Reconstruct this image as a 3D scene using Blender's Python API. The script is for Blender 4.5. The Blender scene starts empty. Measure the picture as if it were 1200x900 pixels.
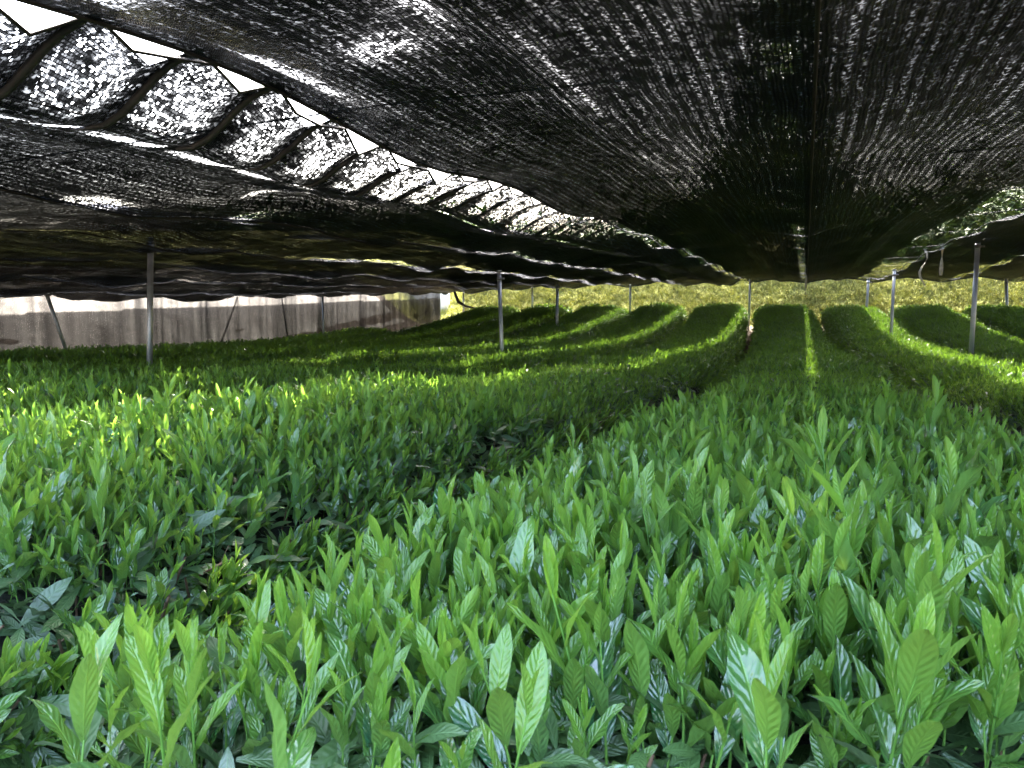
import bpy, math, random
import numpy as np
from mathutils import Matrix, Vector, Euler, noise as mn
R = math.radians
random.seed(11); rng = np.random.default_rng(11)
sc = bpy.context.scene
col = sc.collection
CZ = 1.30                                   # height of the camera above the ground level used as zero

# ------------------------------------------------------------------ camera
cam_d = bpy.data.cameras.new('camera'); cam = bpy.data.objects.new('camera', cam_d); col.objects.link(cam)
cam.location = (0, 0, CZ)
cam.rotation_euler = (R(90 - 6.25), 0, R(19.85))
cam_d.sensor_width = 36; cam_d.lens = 950 / 1200 * 36
cam_d.clip_start = 0.02; cam_d.clip_end = 3000
cam_d.dof.use_dof = True; cam_d.dof.focus_distance = 2.2; cam_d.dof.aperture_fstop = 20.0
sc.camera = cam

# ------------------------------------------------------------------ sky and sun
SUN_EL, SUN_AZ = 54.0, 10.0                 # azimuth: degrees left of the row direction (+Y)
world = bpy.data.worlds.new('World'); sc.world = world; world.use_nodes = True
wn = world.node_tree.nodes; wl = world.node_tree.links
sky = wn.new('ShaderNodeTexSky'); sky.sky_type = 'NISHITA'; sky.sun_disc = False
sky.sun_elevation = R(SUN_EL); sky.sun_rotation = R(-SUN_AZ)
sky.air_density = 1.0; sky.dust_density = 6.5; sky.ozone_density = 1.0
bg = wn['Background']; bg.inputs['Strength'].default_value = 0.15
wl.new(sky.outputs[0], bg.inputs['Color'])
sd = bpy.data.lights.new('sun', 'SUN'); so = bpy.data.objects.new('sun', sd); col.objects.link(so)
sd.energy = 4.5; sd.angle = R(0.6); sd.color = (1.0, 0.95, 0.86)
sdir = Vector((-math.sin(R(SUN_AZ)) * math.cos(R(SUN_EL)), math.cos(R(SUN_AZ)) * math.cos(R(SUN_EL)), math.sin(R(SUN_EL))))
so.rotation_euler = sdir.to_track_quat('Z', 'Y').to_euler(); so.location = (0, 10, 20)
sc.view_settings.view_transform = 'Standard'; sc.view_settings.look = 'None'
sc.view_settings.exposure = 4.2; sc.view_settings.gamma = 1.0
cy = sc.cycles
cy.use_denoising = True
cy.max_bounces = 7; cy.diffuse_bounces = 4; cy.glossy_bounces = 2; cy.transmission_bounces = 4
cy.transparent_max_bounces = 12
cy.sample_clamp_indirect = 6.0

# ------------------------------------------------------------------ helpers
def link(o, parent=None, label=None, cat=None, group=None, kind=None):
    col.objects.link(o)
    if parent is not None: o.parent = parent
    if label: o['label'] = label
    if cat: o['category'] = cat
    if group: o['group'] = group
    if kind: o['kind'] = kind
    return o

def empty(name, loc=(0, 0, 0), **k):
    o = bpy.data.objects.new(name, None); o.location = loc; o.empty_display_size = 0.1
    return link(o, **k)

class MB:
    """collects geometry for one mesh"""
    def __init__(s): s.v = []; s.f = []; s.uv = None; s.a = {}
    def add(s, vs, fs):
        n = len(s.v); s.v += [tuple(v) for v in vs]; s.f += [tuple(i + n for i in f) for f in fs]
    def tube(s, pts, rad, n=8, caps=True):
        pts = [Vector(p) for p in pts]; vs = []; fs = []
        rads = rad if isinstance(rad, (list, tuple)) else [rad] * len(pts)
        prev = None
        for i, p in enumerate(pts):
            d = (pts[min(i + 1, len(pts) - 1)] - pts[max(i - 1, 0)]).normalized()
            if prev is None:
                a = Vector((1, 0, 0)) if abs(d.x) < .8 else Vector((0, 1, 0))
            else: a = prev
            a = (a - d * a.dot(d)).normalized(); prev = a; b = d.cross(a)
            for j in range(n):
                t = 2 * math.pi * j / n
                vs.append(p + (a * math.cos(t) + b * math.sin(t)) * rads[i])
        for i in range(len(pts) - 1):
            for j in range(n):
                q = (j + 1) % n
                fs.append((i * n + j, i * n + q, (i + 1) * n + q, (i + 1) * n + j))
        if caps:
            fs.append(tuple(reversed(range(n)))); fs.append(tuple(range((len(pts) - 1) * n, len(pts) * n)))
        s.add(vs, fs)
    def box(s, c, d, rot=None):
        c = Vector(c); vs = []
        for x in (-.5, .5):
            for y in (-.5, .5):
                for z in (-.5, .5):
                    v = Vector((x * d[0], y * d[1], z * d[2]))
                    if rot: v.rotate(rot)
                    vs.append(c + v)
        s.add(vs, [(0, 1, 3, 2), (4, 6, 7, 5), (0, 4, 5, 1), (2, 3, 7, 6), (0, 2, 6, 4), (1, 5, 7, 3)])
    def mesh(s, name, mat, smooth=True):
        me = bpy.data.meshes.new(name); me.from_pydata(s.v, [], s.f)
        for m in (mat if isinstance(mat, (list, tuple)) else [mat]): me.materials.append(m)
        if smooth: me.polygons.foreach_set('use_smooth', [True] * len(me.polygons))
        me.update(); return me
    def build(s, name, mat, smooth=True, **k):
        return link(bpy.data.objects.new(name, s.mesh(name, mat, smooth)), **k)

def nz(x, y, z=0.0, s=1.0): return mn.noise(Vector((x * s, y * s, z * s)))

# ------------------------------------------------------------------ materials
def newmat(name):
    m = bpy.data.materials.new(name); m.use_nodes = True
    n = m.node_tree.nodes; l = m.node_tree.links; n.clear()
    out = n.new('ShaderNodeOutputMaterial')
    return m, n, l, out
def math_(n, l, op, a, b=None, c=None):
    q = n.new('ShaderNodeMath'); q.operation = op
    for i, v in enumerate((a, b, c)):
        if v is None: continue
        if isinstance(v, (int, float)): q.inputs[i].default_value = v
        else: l.new(v, q.inputs[i])
    return q.outputs[0]
def mixc(n, l, fac, a, b):
    q = n.new('ShaderNodeMix'); q.data_type = 'RGBA'
    for s_, v in ((q.inputs[0], fac), (q.inputs[6], a), (q.inputs[7], b)):
        if isinstance(v, (int, float)): s_.default_value = v
        elif isinstance(v, tuple): s_.default_value = (*v, 1)
        else: l.new(v, s_)
    return q.outputs[2]
def noise_(n, l, vec, scale, detail=3, rough=.55):
    q = n.new('ShaderNodeTexNoise'); q.inputs['Scale'].default_value = scale
    q.inputs['Detail'].default_value = detail; q.inputs['Roughness'].default_value = rough
    if vec is not None: l.new(vec, q.inputs['Vector'])
    return q.outputs[0]

def leaf_material(name, young, mature, tr_young, rough, transl, bumpk):
    m, n, l, out = newmat(name)
    at = n.new('ShaderNodeAttribute'); at.attribute_name = 'lv'
    oi = n.new('ShaderNodeObjectInfo')
    uv = n.new('ShaderNodeUVMap'); sep = n.new('ShaderNodeSeparateXYZ'); l.new(uv.outputs[0], sep.inputs[0])
    age = math_(n, l, 'ADD', math_(n, l, 'MULTIPLY', at.outputs['Fac'], .85), math_(n, l, 'MULTIPLY', oi.outputs['Random'], .25))
    au = math_(n, l, 'ABSOLUTE', math_(n, l, 'MULTIPLY', math_(n, l, 'SUBTRACT', sep.outputs[0], .5), 2.0))
    ph = math_(n, l, 'SUBTRACT', math_(n, l, 'MULTIPLY', sep.outputs[1], 9.0), math_(n, l, 'MULTIPLY', au, 1.6))
    tc = n.new('ShaderNodeTexCoord')
    ph = math_(n, l, 'ADD', ph, math_(n, l, 'MULTIPLY', noise_(n, l, tc.outputs['Object'], 55, 2), 1.5))
    vein = math_(n, l, 'SINE', math_(n, l, 'MULTIPLY', ph, 2 * math.pi))
    vein = math_(n, l, 'MULTIPLY', vein, math_(n, l, 'MULTIPLY', noise_(n, l, tc.outputs['Object'], 130, 1), 1.7))
    mid = math_(n, l, 'SMOOTH_MIN', math_(n, l, 'MULTIPLY', au, 8.0), 1.0, .3)
    env = math_(n, l, 'MULTIPLY', math_(n, l, 'MULTIPLY', au, 3.6), math_(n, l, 'SUBTRACT', 1.0, au))
    tc = n.new('ShaderNodeTexCoord')
    nn = noise_(n, l, tc.outputs['Object'], 90, 2)
    hgt = math_(n, l, 'ADD', math_(n, l, 'MULTIPLY', vein, math_(n, l, 'MULTIPLY', env, .55)), math_(n, l, 'ADD', math_(n, l, 'MULTIPLY', nn, .9), math_(n, l, 'MULTIPLY', mid, .8)))
    bp = n.new('ShaderNodeBump'); bp.inputs['Strength'].default_value = bumpk; bp.inputs['Distance'].default_value = .0010
    l.new(hgt, bp.inputs['Height'])
    c0 = mixc(n, l, age, young, mature)
    vs = math_(n, l, 'MULTIPLY', math_(n, l, 'SUBTRACT', 1.0, mid), .35)
    c1 = mixc(n, l, vs, c0, tuple(min(1, x * 1.6 + .02) for x in young))
    hv = noise_(n, l, tc.outputs['Object'], 22, 2)
    hvc = n.new('ShaderNodeClamp'); l.new(math_(n, l, 'MULTIPLY_ADD', hv, 3.0, -1.3), hvc.inputs[0])
    c1 = mixc(n, l, math_(n, l, 'MULTIPLY', hvc.outputs[0], .35), c1, (young[0] * 1.35, young[1] * 1.02, young[2] * .8))
    bl = n.new('ShaderNodeClamp'); l.new(math_(n, l, 'MULTIPLY_ADD', noise_(n, l, tc.outputs['Object'], 170, 1), 14.0, -10.6), bl.inputs[0])
    c1 = mixc(n, l, math_(n, l, 'MULTIPLY', bl.outputs[0], math_(n, l, 'GREATER_THAN', oi.outputs['Random'], .55)), c1, (.13, .075, .03))
    geo = n.new('ShaderNodeNewGeometry')
    c2 = mixc(n, l, math_(n, l, 'MULTIPLY', geo.outputs['Backfacing'], .35), c1, tuple(x * .9 + .03 for x in young))
    p = n.new('ShaderNodeBsdfPrincipled')
    l.new(c2, p.inputs['Base Color']); l.new(bp.outputs[0], p.inputs['Normal'])
    l.new(math_(n, l, 'ADD', rough, math_(n, l, 'MULTIPLY', geo.outputs['Backfacing'], .25)), p.inputs['Roughness'])
    l.new(math_(n, l, 'MULTIPLY_ADD', age, .75, .70), p.inputs['Specular IOR Level'])
    t = n.new('ShaderNodeBsdfTranslucent')
    l.new(mixc(n, l, age, tr_young, tuple(x * .5 for x in tr_young)), t.inputs['Color'])
    mx = n.new('ShaderNodeMixShader')
    l.new(math_(n, l, 'SUBTRACT', transl, math_(n, l, 'MULTIPLY', age, transl * .65)), mx.inputs[0])
    l.new(p.outputs[0], mx.inputs[1]); l.new(t.outputs[0], mx.inputs[2]); l.new(mx.outputs[0], out.inputs[0])
    return m

M_SHOOT = leaf_material('tea_shoot_leaf', (.175, .37, .042), (.024, .105, .045), (.38, .64, .07), .15, .46, 1.0)
M_OLD = leaf_material('old_tea_leaf', (.085, .18, .05), (.038, .09, .038), (.08, .14, .03), .45, .15, .6)
M_FAR = leaf_material('far_tea_foliage', (.10, .25, .030), (.018, .075, .020), (.32, .56, .04), .38, .36, .3)

def simple(name, c1, c2, scale=8, rough=.8, metal=0.0, bump=.3, bdist=.004, detail=5, spec=.4, coord='Object'):
    m, n, l, out = newmat(name)
    tc = n.new('ShaderNodeTexCoord')
    f = noise_(n, l, tc.outputs[coord], scale, detail, .65)
    f2 = noise_(n, l, tc.outputs[coord], scale * .17, 2)
    rmp = math_(n, l, 'MULTIPLY_ADD', f, 2.2, -.6)
    fac = n.new('ShaderNodeClamp'); l.new(math_(n, l, 'ADD', rmp, math_(n, l, 'MULTIPLY_ADD', f2, 1.0, -.5)), fac.inputs[0])
    p = n.new('ShaderNodeBsdfPrincipled')
    l.new(mixc(n, l, fac.outputs[0], c1, c2), p.inputs['Base Color'])
    p.inputs['Roughness'].default_value = rough; p.inputs['Metallic'].default_value = metal
    p.inputs['Specular IOR Level'].default_value = spec
    b = n.new('ShaderNodeBump'); b.inputs['Strength'].default_value = bump; b.inputs['Distance'].default_value = bdist
    l.new(f, b.inputs['Height']); l.new(b.outputs[0], p.inputs['Normal']); l.new(p.outputs[0], out.inputs[0])
    return m
M_STEM = simple('shoot_stem', (.13, .30, .05), (.10, .22, .04), 60, .45)
M_TWIG = simple('tea_twig_bark', (.10, .055, .03), (.20, .13, .08), 70, .8)
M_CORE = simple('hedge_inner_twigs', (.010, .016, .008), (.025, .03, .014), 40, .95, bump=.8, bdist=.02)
M_SOIL = simple('soil', (.06, .042, .028), (.13, .095, .065), 9, .95, bump=.8, bdist=.03)
M_DEAD = simple('dead_leaf', (.16, .085, .045), (.25, .16, .09), 30, .7)
M_GALV = simple('galvanised_steel', (.50, .52, .55), (.68, .70, .73), 60, .38, .7, .15, .001)
M_CLAMP = simple('clamp_steel', (.20, .20, .20), (.45, .44, .42), 80, .5, .8, .2, .001)
M_CORD = simple('black_cord', (.012, .012, .013), (.03, .03, .03), 120, .6)
M_STRAP = simple('pale_strap', (.55, .50, .40), (.36, .31, .24), 60, .7)
M_EARTH = simple('pale_dry_earth', (.56, .53, .46), (.23, .20, .17), 1.5, .95, bump=.5, bdist=.05)
M_DARKPOST = simple('weathered_dark_wood', (.03, .024, .018), (.07, .055, .04), 30, .85)
M_BARK = simple('tree_bark', (.10, .08, .06), (.05, .04, .03), 14, .9)
M_TREE = simple('hillside_foliage', (.035, .075, .015), (.11, .15, .03), 2.5, .6)
M_CONC = simple('pale_concrete', (.50, .48, .44), (.38, .36, .33), 5, .85)

def grass_mat():
    m, n, l, out = newmat('dry_grass_bank')
    tc = n.new('ShaderNodeTexCoord')
    f = noise_(n, l, tc.outputs['Object'], 5, 6, .75); g = noise_(n, l, tc.outputs['Object'], .6, 3)
    h = noise_(n, l, tc.outputs['Object'], 22, 3, .7)
    a = n.new('ShaderNodeClamp'); l.new(math_(n, l, 'MULTIPLY_ADD', f, 3.0, -1.0), a.inputs[0])
    b = n.new('ShaderNodeClamp'); l.new(math_(n, l, 'MULTIPLY_ADD', g, 3.0, -1.0), b.inputs[0])
    c = mixc(n, l, a.outputs[0], (.25, .31, .04), (.52, .49, .12))
    c = mixc(n, l, math_(n, l, 'MULTIPLY', b.outputs[0], .45), c, (.34, .25, .12))
    d = n.new('ShaderNodeClamp'); l.new(math_(n, l, 'MULTIPLY_ADD', h, 5.0, -2.9), d.inputs[0])
    c = mixc(n, l, math_(n, l, 'MULTIPLY', d.outputs[0], .6), c, (.08, .085, .02))
    p = n.new('ShaderNodeBsdfPrincipled'); l.new(c, p.inputs['Base Color']); p.inputs['Roughness'].default_value = .9
    bb = n.new('ShaderNodeBump'); bb.inputs['Strength'].default_value = 1; bb.inputs['Distance'].default_value = .12
    l.new(f, bb.inputs['Height']); l.new(bb.outputs[0], p.inputs['Normal']); l.new(p.outputs[0], out.inputs[0])
    return m
M_GRASS = grass_mat()

def net_mat(name, cu, cv, chain, thread=(.0035, .0055, .0105), base=.0014, ga=.33, gb=.11, sheen=.07):
    """knitted shade net: UV in metres. Long chains of stitches, flecks between them and plain holes let through a share of the light;
    how much depends on how many layers lie over each other (attribute 'open')"""
    m, n, l, out = newmat(name)
    M = lambda op, a, b=None, c=None: math_(n, l, op, a, b, c)
    def clamp(x, lo=0.0, hi=1.0):
        q = n.new('ShaderNodeClamp'); l.new(x, q.inputs[0]); q.inputs[1].default_value = lo; q.inputs[2].default_value = hi; return q.outputs[0]
    def vec(a, b):
        q = n.new('ShaderNodeCombineXYZ'); l.new(a, q.inputs[0]); l.new(b, q.inputs[1]); return q.outputs[0]
    uv = n.new('ShaderNodeUVMap'); sep = n.new('ShaderNodeSeparateXYZ'); l.new(uv.outputs[0], sep.inputs[0])
    warp = noise_(n, l, uv.outputs[0], 3, 2); w2 = noise_(n, l, uv.outputs[0], 26, 1)
    wv = M('ADD', M('MULTIPLY', warp, .032), M('MULTIPLY', w2, .007))
    u = M('ADD', sep.outputs[0], wv); v = M('ADD', sep.outputs[1], M('MULTIPLY', wv, .6))
    # chains
    ua = M('DIVIDE', u, chain); fa = M('FLOOR', ua); ra = M('FRACT', ua)
    ca = n.new('ShaderNodeTexWhiteNoise'); ca.noise_dimensions = '1D'; l.new(fa, ca.inputs['W'])
    A = clamp(M('MULTIPLY_ADD', M('ABSOLUTE', M('SUBTRACT', ra, .5)), -7.0, M('MULTIPLY_ADD', ca.outputs['Value'], 1.5, .9)))
    run = noise_(n, l, vec(M('MULTIPLY', fa, 3.7), M('MULTIPLY', v, 3.0)), 1.0, 2)
    A = M('MULTIPLY', A, clamp(M('MULTIPLY_ADD', run, 6.0, -2.3)))
    d1 = clamp(M('MULTIPLY_ADD', noise_(n, l, vec(M('MULTIPLY', u, 74.0), M('MULTIPLY', v, 52.0)), 1.0, 2), 9.0, -4.7))
    # small stitches
    us = M('DIVIDE', u, cu); vs = M('DIVIDE', v, cv); fu = M('FLOOR', us)
    cr = n.new('ShaderNodeTexWhiteNoise'); cr.noise_dimensions = '1D'; l.new(fu, cr.inputs['W'])
    vs = M('ADD', vs, M('MULTIPLY', cr.outputs['Value'], 5.0)); fv = M('FLOOR', vs)
    ru = M('FRACT', us); rv = M('FRACT', vs)
    grid = M('MULTIPLY', M('GREATER_THAN', ru, .34), M('GREATER_THAN', rv, .30))
    wnn = n.new('ShaderNodeTexWhiteNoise'); wnn.noise_dimensions = '2D'; l.new(vec(fu, fv), wnn.inputs['Vector'])
    cell = M('POWER', wnn.outputs['Value'], 3.0)
    d2 = clamp(M('MULTIPLY_ADD', noise_(n, l, vec(M('MULTIPLY', u, 9.0), M('MULTIPLY', v, 14.0)), 1.0, 3), 4.0, -1.5))
    op = n.new('ShaderNodeAttribute'); op.attribute_name = 'open'; O = op.outputs['Fac']
    part = M('ADD', base, M('ADD', M('MULTIPLY', M('MULTIPLY', A, d1), ga), M('MULTIPLY', M('MULTIPLY', grid, cell), M('MULTIPLY', d2, gb))))
    c = M('MULTIPLY', O, part)
    # single layer: the plain mesh shows
    single = clamp(M('MULTIPLY_ADD', O, 2.2, -.9))
    meshy = M('MULTIPLY', grid, M('LESS_THAN', wnn.outputs['Value'], M('MULTIPLY_ADD', d2, .42, M('MULTIPLY', single, .14))))
    c = M('MAXIMUM', c, M('MULTIPLY', single, meshy))
    c = M('MAXIMUM', c, M('GREATER_THAN', M('ADD', O, M('MULTIPLY', w2, .8)), 2.4))
    c = clamp(c)
    p = n.new('ShaderNodeBsdfPrincipled')
    tape_glint = M('MINIMUM', M('ADD', M('MULTIPLY', M('MULTIPLY', A, d1), .9), M('MULTIPLY', M('MULTIPLY', grid, cell), M('MULTIPLY', d2, .35))), 1.0)
    tb = mixc(n, l, noise_(n, l, uv.outputs[0], 3, 3), tuple(x * .6 for x in thread), tuple(x * 1.5 for x in thread))
    l.new(mixc(n, l, tape_glint, tb, tuple(x * 34 for x in thread)), p.inputs['Base Color'])  # pale fleck colour paints in the glints on the shiny net tape
    p.inputs['Roughness'].default_value = .5; p.inputs['Specular IOR Level'].default_value = sheen
    bp = n.new('ShaderNodeBump'); bp.inputs['Strength'].default_value = .9; bp.inputs['Distance'].default_value = .003
    l.new(M('ADD', M('SINE', M('MULTIPLY', us, 6.283)), M('SINE', M('MULTIPLY', vs, 6.283))), bp.inputs['Height'])
    l.new(bp.outputs[0], p.inputs['Normal'])
    tr = n.new('ShaderNodeBsdfTransparent')
    mx = n.new('ShaderNodeMixShader'); l.new(c, mx.inputs[0]); l.new(p.outputs[0], mx.inputs[1]); l.new(tr.outputs[0], mx.inputs[2])
    l.new(mx.outputs[0], out.inputs[0])
    return m
M_NET = net_mat('black_shade_net', .0125, .0085, .044)
M_WALL = net_mat('black_side_net', .008, .008, .03, thread=(.006, .0055, .006), base=.32, ga=.4, gb=.8)

# ------------------------------------------------------------------ the lie of the land (heights relative to the camera)
_TY = [-4, 0, 1, 2, 4, 6, 8, 12, 16, 18, 20, 22.5, 25, 27]
_TZ = [-.27, -.27, -.315, -.36, -.455, -.56, -.67, -.81, -.86, -.79, -.66, -.42, -.22, -.12]
def T(Y): return float(np.interp(Y, _TY, _TZ))            # crown of the tea rows
def Ts(Y): return (T(Y - .8) + 2 * T(Y) + T(Y + .8)) / 4
def lat(X): return -.014 * max(0.0, -X - 2.0)             # the plot falls slightly to the left
def G(Y): return Ts(Y) - .75                               # ground of the furrows
def rowc(k, Y):
    return 1.75 * k + .02 + float(np.interp(Y, [0, 8, 12, 17, 21, 25, 27], [0, .05, -.07, -.25, -.43, -.65, -.75]))

SEC = [(0, 0), (.3, -.008), (.5, -.03), (.62, -.065), (.70, -.13), (.75, -.24), (.745, -.38), (.69, -.52), (.58, -.64)]
_sl = [0.0]
for i in range(1, len(SEC)): _sl.append(_sl[-1] + math.hypot(SEC[i][0] - SEC[i - 1][0], SEC[i][1] - SEC[i - 1][1]))
SLEN = _sl[-1]
def section(s):
    a = min(abs(s), SLEN); sg = 1 if s >= 0 else -1
    x = np.interp(a, _sl, [p[0] for p in SEC]); z = np.interp(a, _sl, [p[1] for p in SEC])
    b = min(a + .03, SLEN); c = max(a - .03, 0)
    dx = np.interp(b, _sl, [p[0] for p in SEC]) - np.interp(c, _sl, [p[0] for p in SEC])
    dz = np.interp(b, _sl, [p[1] for p in SEC]) - np.interp(c, _sl, [p[1] for p in SEC])
    L = math.hypot(dx, dz) or 1
    return sg * x, z, sg * (-dz / L), dx / L
def surf(k, s, Y, Ye):
    x, z, nx, nzv = section(s)
    w = (1 + .05 * nz(k * 7.3, Y * .9, 1 if s > 0 else 5)) * (1 - .09 * smooth(8, 15, Y))
    e = 1.0
    if Y > Ye - .5: e = math.sqrt(max(0.0, 1 - ((Y - (Ye - .5)) / .5) ** 2))
    B = Ts(Y) - .115; la = lat(1.75 * k)
    zz = B + z + .022 * nz(x + k * 3, Y, 0, 1.3) * 2
    zz = G(Y) + (zz - G(Y)) * (e * .8 + .2 if e < 1 else 1)
    return Vector((rowc(k, Y) + x * w * (.3 + .7 * e), Y, CZ + zz + la)), Vector((nx, 0, nzv))

# ------------------------------------------------------------------ ground, bank and hill
def smooth(a, b, x):
    t = min(1, max(0, (x - a) / (b - a))); return t * t * (3 - 2 * t)
def ground_z(X, Y):
    z = G(min(Y, 25.5))
    if Y < -4: z = G(-4)
    z += lat(max(X, -12))
    if X < -12.2:                                   # the plot ends; a terrace bank of dry earth rises on the left
        t = smooth(-12.3, -15.5, X); z += t * 1.9 + max(0, (-X - 15.5)) * .03 * t
    if Y > 25.6:
        z += 1.75 * smooth(25.6, 29.8, Y) + .10 * max(0, min(Y, 75) - 29.5) * (.12 + .88 * smooth(-17, -3, X))
    z += .03 * nz(X, Y, 3, .8) * (1 if Y < 25 else 3)
    return CZ + z
def sheet(name, xs, ys, zf, mat, **k):
    xs = list(xs); ys = list(ys); V = [(x, y, zf(x, y)) for y in ys for x in xs]; nxx = len(xs)
    F = [(j * nxx + i, j * nxx + i + 1, (j + 1) * nxx + i + 1, (j + 1) * nxx + i) for j in range(len(ys) - 1) for i in range(nxx - 1)]
    b = MB(); b.v = V; b.f = F
    return b.build(name, mat, **k)
xs = [-1500, -500, -150, -60, -35, -25, -18] + list(np.arange(-16, 9, .5)) + [10, 14, 20, 35, 60, 150, 500, 1500]
ys = [-1500, -300, -80, -20, -8, -4] + list(np.arange(-3, 25.6, .5))
sheet('ground', xs, ys, ground_z, M_SOIL, kind='structure')
def left_z(X, Y): return ground_z(X, Y) + .006
sheet('terrace_bank', list(np.arange(-60, -16, 4)) + list(np.arange(-16, -12.4, .25)), list(np.arange(-20, 25.6, .6)), left_z, M_EARTH, kind='structure')
ysb = list(np.arange(25.4, 32, .22)) + list(np.arange(32, 46, 1)) + [50, 58, 66, 75, 110, 300, 1500]
def bankz(X, Y): return ground_z(X, Y) + (.10 * nz(X, Y, 9, 2.2) + .05 * nz(X, Y, 2, 6) if 26.2 < Y < 33 else 0)
sheet('grass_bank', [-1500, -500, -150, -70, -45, -30, -22] + list(np.arange(-18, 12, .22)) + [14, 18, 25, 40, 70, 150, 500, 1500], ysb, bankz, M_GRASS, kind='structure')

# ------------------------------------------------------------------ leaves and shoots
def leaf_geo(L, W, nl, na, fold, curl, wave=0.0, seed=0):
    """leaf along +Y, upper side +Z, curling down; returns verts, faces, uvs"""
    V = []; UV = []; F = []
    r = random.Random(seed); ph = r.random() * 6
    y = z = 0.0; ang = 0.0; st = L / nl
    for i in range(nl + 1):
        t = i / nl
        w = W * .37 * (math.sin(math.pi * min(1, t ** 1.04)) ** .68 if 0 < t < 1 else 0.0)
        if i == 0: w = W * .05
        if i == nl: w = W * .012
        for j in range(na + 1):
            q = j / na * 2 - 1
            x = w * q
            zz = abs(q) * w * fold + wave * W * math.sin(t * 14 + ph + (2 if q > 0 else 0)) * q * q
            V.append((x * (1 - .12 * fold), y - math.sin(-ang) * 0 - zz * math.sin(ang) * -1 * 0, z + zz)); UV.append((j / na, t))
        ang = curl * (t + .5 / nl) ** 1.5
        y += st * math.cos(ang); z -= st * math.sin(ang)
    for i in range(nl):
        for j in range(na):
            a = i * (na + 1) + j; F.append((a, a + 1, a + na + 2, a + na + 1))
    return V, F, UV

def frame(p, az, el, roll=0.0, sc_=1.0):
    d = Vector((math.cos(az) * math.cos(el), math.sin(az) * math.cos(el), math.sin(el)))
    nrm = Vector((-math.cos(az) * math.sin(el), -math.sin(az) * math.sin(el), math.cos(el)))
    x = d.cross(nrm)
    m = Matrix((x, d, nrm)).transposed().to_4x4()
    m = m @ Matrix.Rotation(roll, 4, 'Y')
    m = Matrix.Translation(p) @ m @ Matrix.Scale(sc_, 4)
    return m

class LeafMesh:
    """joined leaves with uv and the per-leaf value lv"""
    def __init__(s): s.v = []; s.f = []; s.uv = []; s.lv = []; s.mi = []
    def leaf(s, geo, M, lv, mi=0):
        V, F, UV = geo; n = len(s.v)
        s.v += [tuple(M @ Vector(v)) for v in V]; s.uv += UV; s.lv += [lv] * len(V)
        s.f += [tuple(i + n for i in f) for f in F]; s.mi += [mi] * len(F)
    def raw(s, vs, fs, mi, lv=.0):
        n = len(s.v); s.v += [tuple(v) for v in vs]; s.uv += [(.5, .5)] * len(vs); s.lv += [lv] * len(vs)
        s.f += [tuple(i + n for i in f) for f in fs]; s.mi += [mi] * len(fs)
    def mesh(s, name, mats):
        me = bpy.data.meshes.new(name); me.from_pydata(s.v, [], s.f)
        for m in mats: me.materials.append(m)
        ul = me.uv_layers.new(name='UVMap'); li = np.zeros(len(me.loops), dtype=np.int32); me.loops.foreach_get('vertex_index', li)
        ul.data.foreach_set('uv', np.array(s.uv, dtype=np.float32)[li].ravel())
        a = me.attributes.new('lv', 'FLOAT', 'POINT'); a.data.foreach_set('value', np.array(s.lv, dtype=np.float32))
        me.polygons.foreach_set('use_smooth', [True] * len(me.polygons))
        me.polygons.foreach_set('material_index', s.mi); me.update(); return me

# leaf variants: (length, width, fold, curl, wave, lv)
LV = [(.078, .027, .25, .55, .05, .45), (.090, .030, .35, .35, .07, .75), (.070, .025, .20, .80, .04, .30),
      (.098, .033, .18, .45, .08, .95), (.060, .019, .50, .25, .03, .10), (.052, .016, .70, .10, .02, .00),
      (.036, .007, 1.4, .05, .0, .00), (.084, .031, .15, .95, .09, .60)]
GEO_HI = [leaf_geo(L, W, 10, 4, fo, cu * .65, wa, i) for i, (L, W, fo, cu, wa, lv) in enumerate(LV)]
GEO_LO = [leaf_geo(L, W, 4, 2, fo, cu * .65, 0, i) for i, (L, W, fo, cu, wa, lv) in enumerate(LV)]
GEO_XL = [leaf_geo(L, W * 1.1, 2, 2, fo, cu, 0, i) for i, (L, W, fo, cu, wa, lv) in enumerate(LV)]
LEAF_ME = []
for i, g in enumerate(GEO_HI):
    lm = LeafMesh(); lm.leaf(g, Matrix.Identity(4), LV[i][5]); LEAF_ME.append(lm.mesh('leaf', [M_SHOOT]))

def shoot_template(r):
    """stem polyline, stem radii, leaves (variant, matrix)"""
    H = r.uniform(.085, .15); lean = r.uniform(0, .22); la = r.uniform(0, 6.28)
    pts = []
    for i in range(6):
        t = i / 5; q = H * t
        pts.append(Vector((math.cos(la) * lean * q * t, math.sin(la) * lean * q * t, q)))
    rad = [.0016 - .0009 * i / 5 for i in range(6)]
    def at(t):
        f = t * 5; i = min(4, int(f)); return pts[i].lerp(pts[i + 1], f - i)
    leaves = []; n = r.choice((4, 4, 5, 5, 6)); az = r.uniform(0, 6.28)
    for i in range(n):
        t = .22 + .74 * i / (n - 1)
        if i == n - 1: var = 5; el = R(r.uniform(72, 86)); s = r.uniform(.85, 1.15)
        elif i == n - 2: var = r.choice((4, 4, 2)); el = R(r.uniform(62, 80)); s = r.uniform(.9, 1.15)
        elif i == 0: var = r.choice((3, 1, 7, 3)); el = R(r.uniform(48, 74)); s = r.uniform(.85, 1.2)
        else: var = r.choice((0, 1, 2, 7, 0, 3)); el = R(r.uniform(60, 82)); s = r.uniform(.85, 1.2)
        leaves.append((var, frame(at(t), az, el, r.uniform(-.5, .5), s)))
        az += 2.4 + r.uniform(-.4, .4)
    leaves.append((6, frame(at(1.0), az, R(86), 0, r.uniform(.8, 1.1))))
    return pts, rad, leaves
rt = random.Random(5)
TEMPL = [shoot_template(rt) for _ in range(12)]
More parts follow.
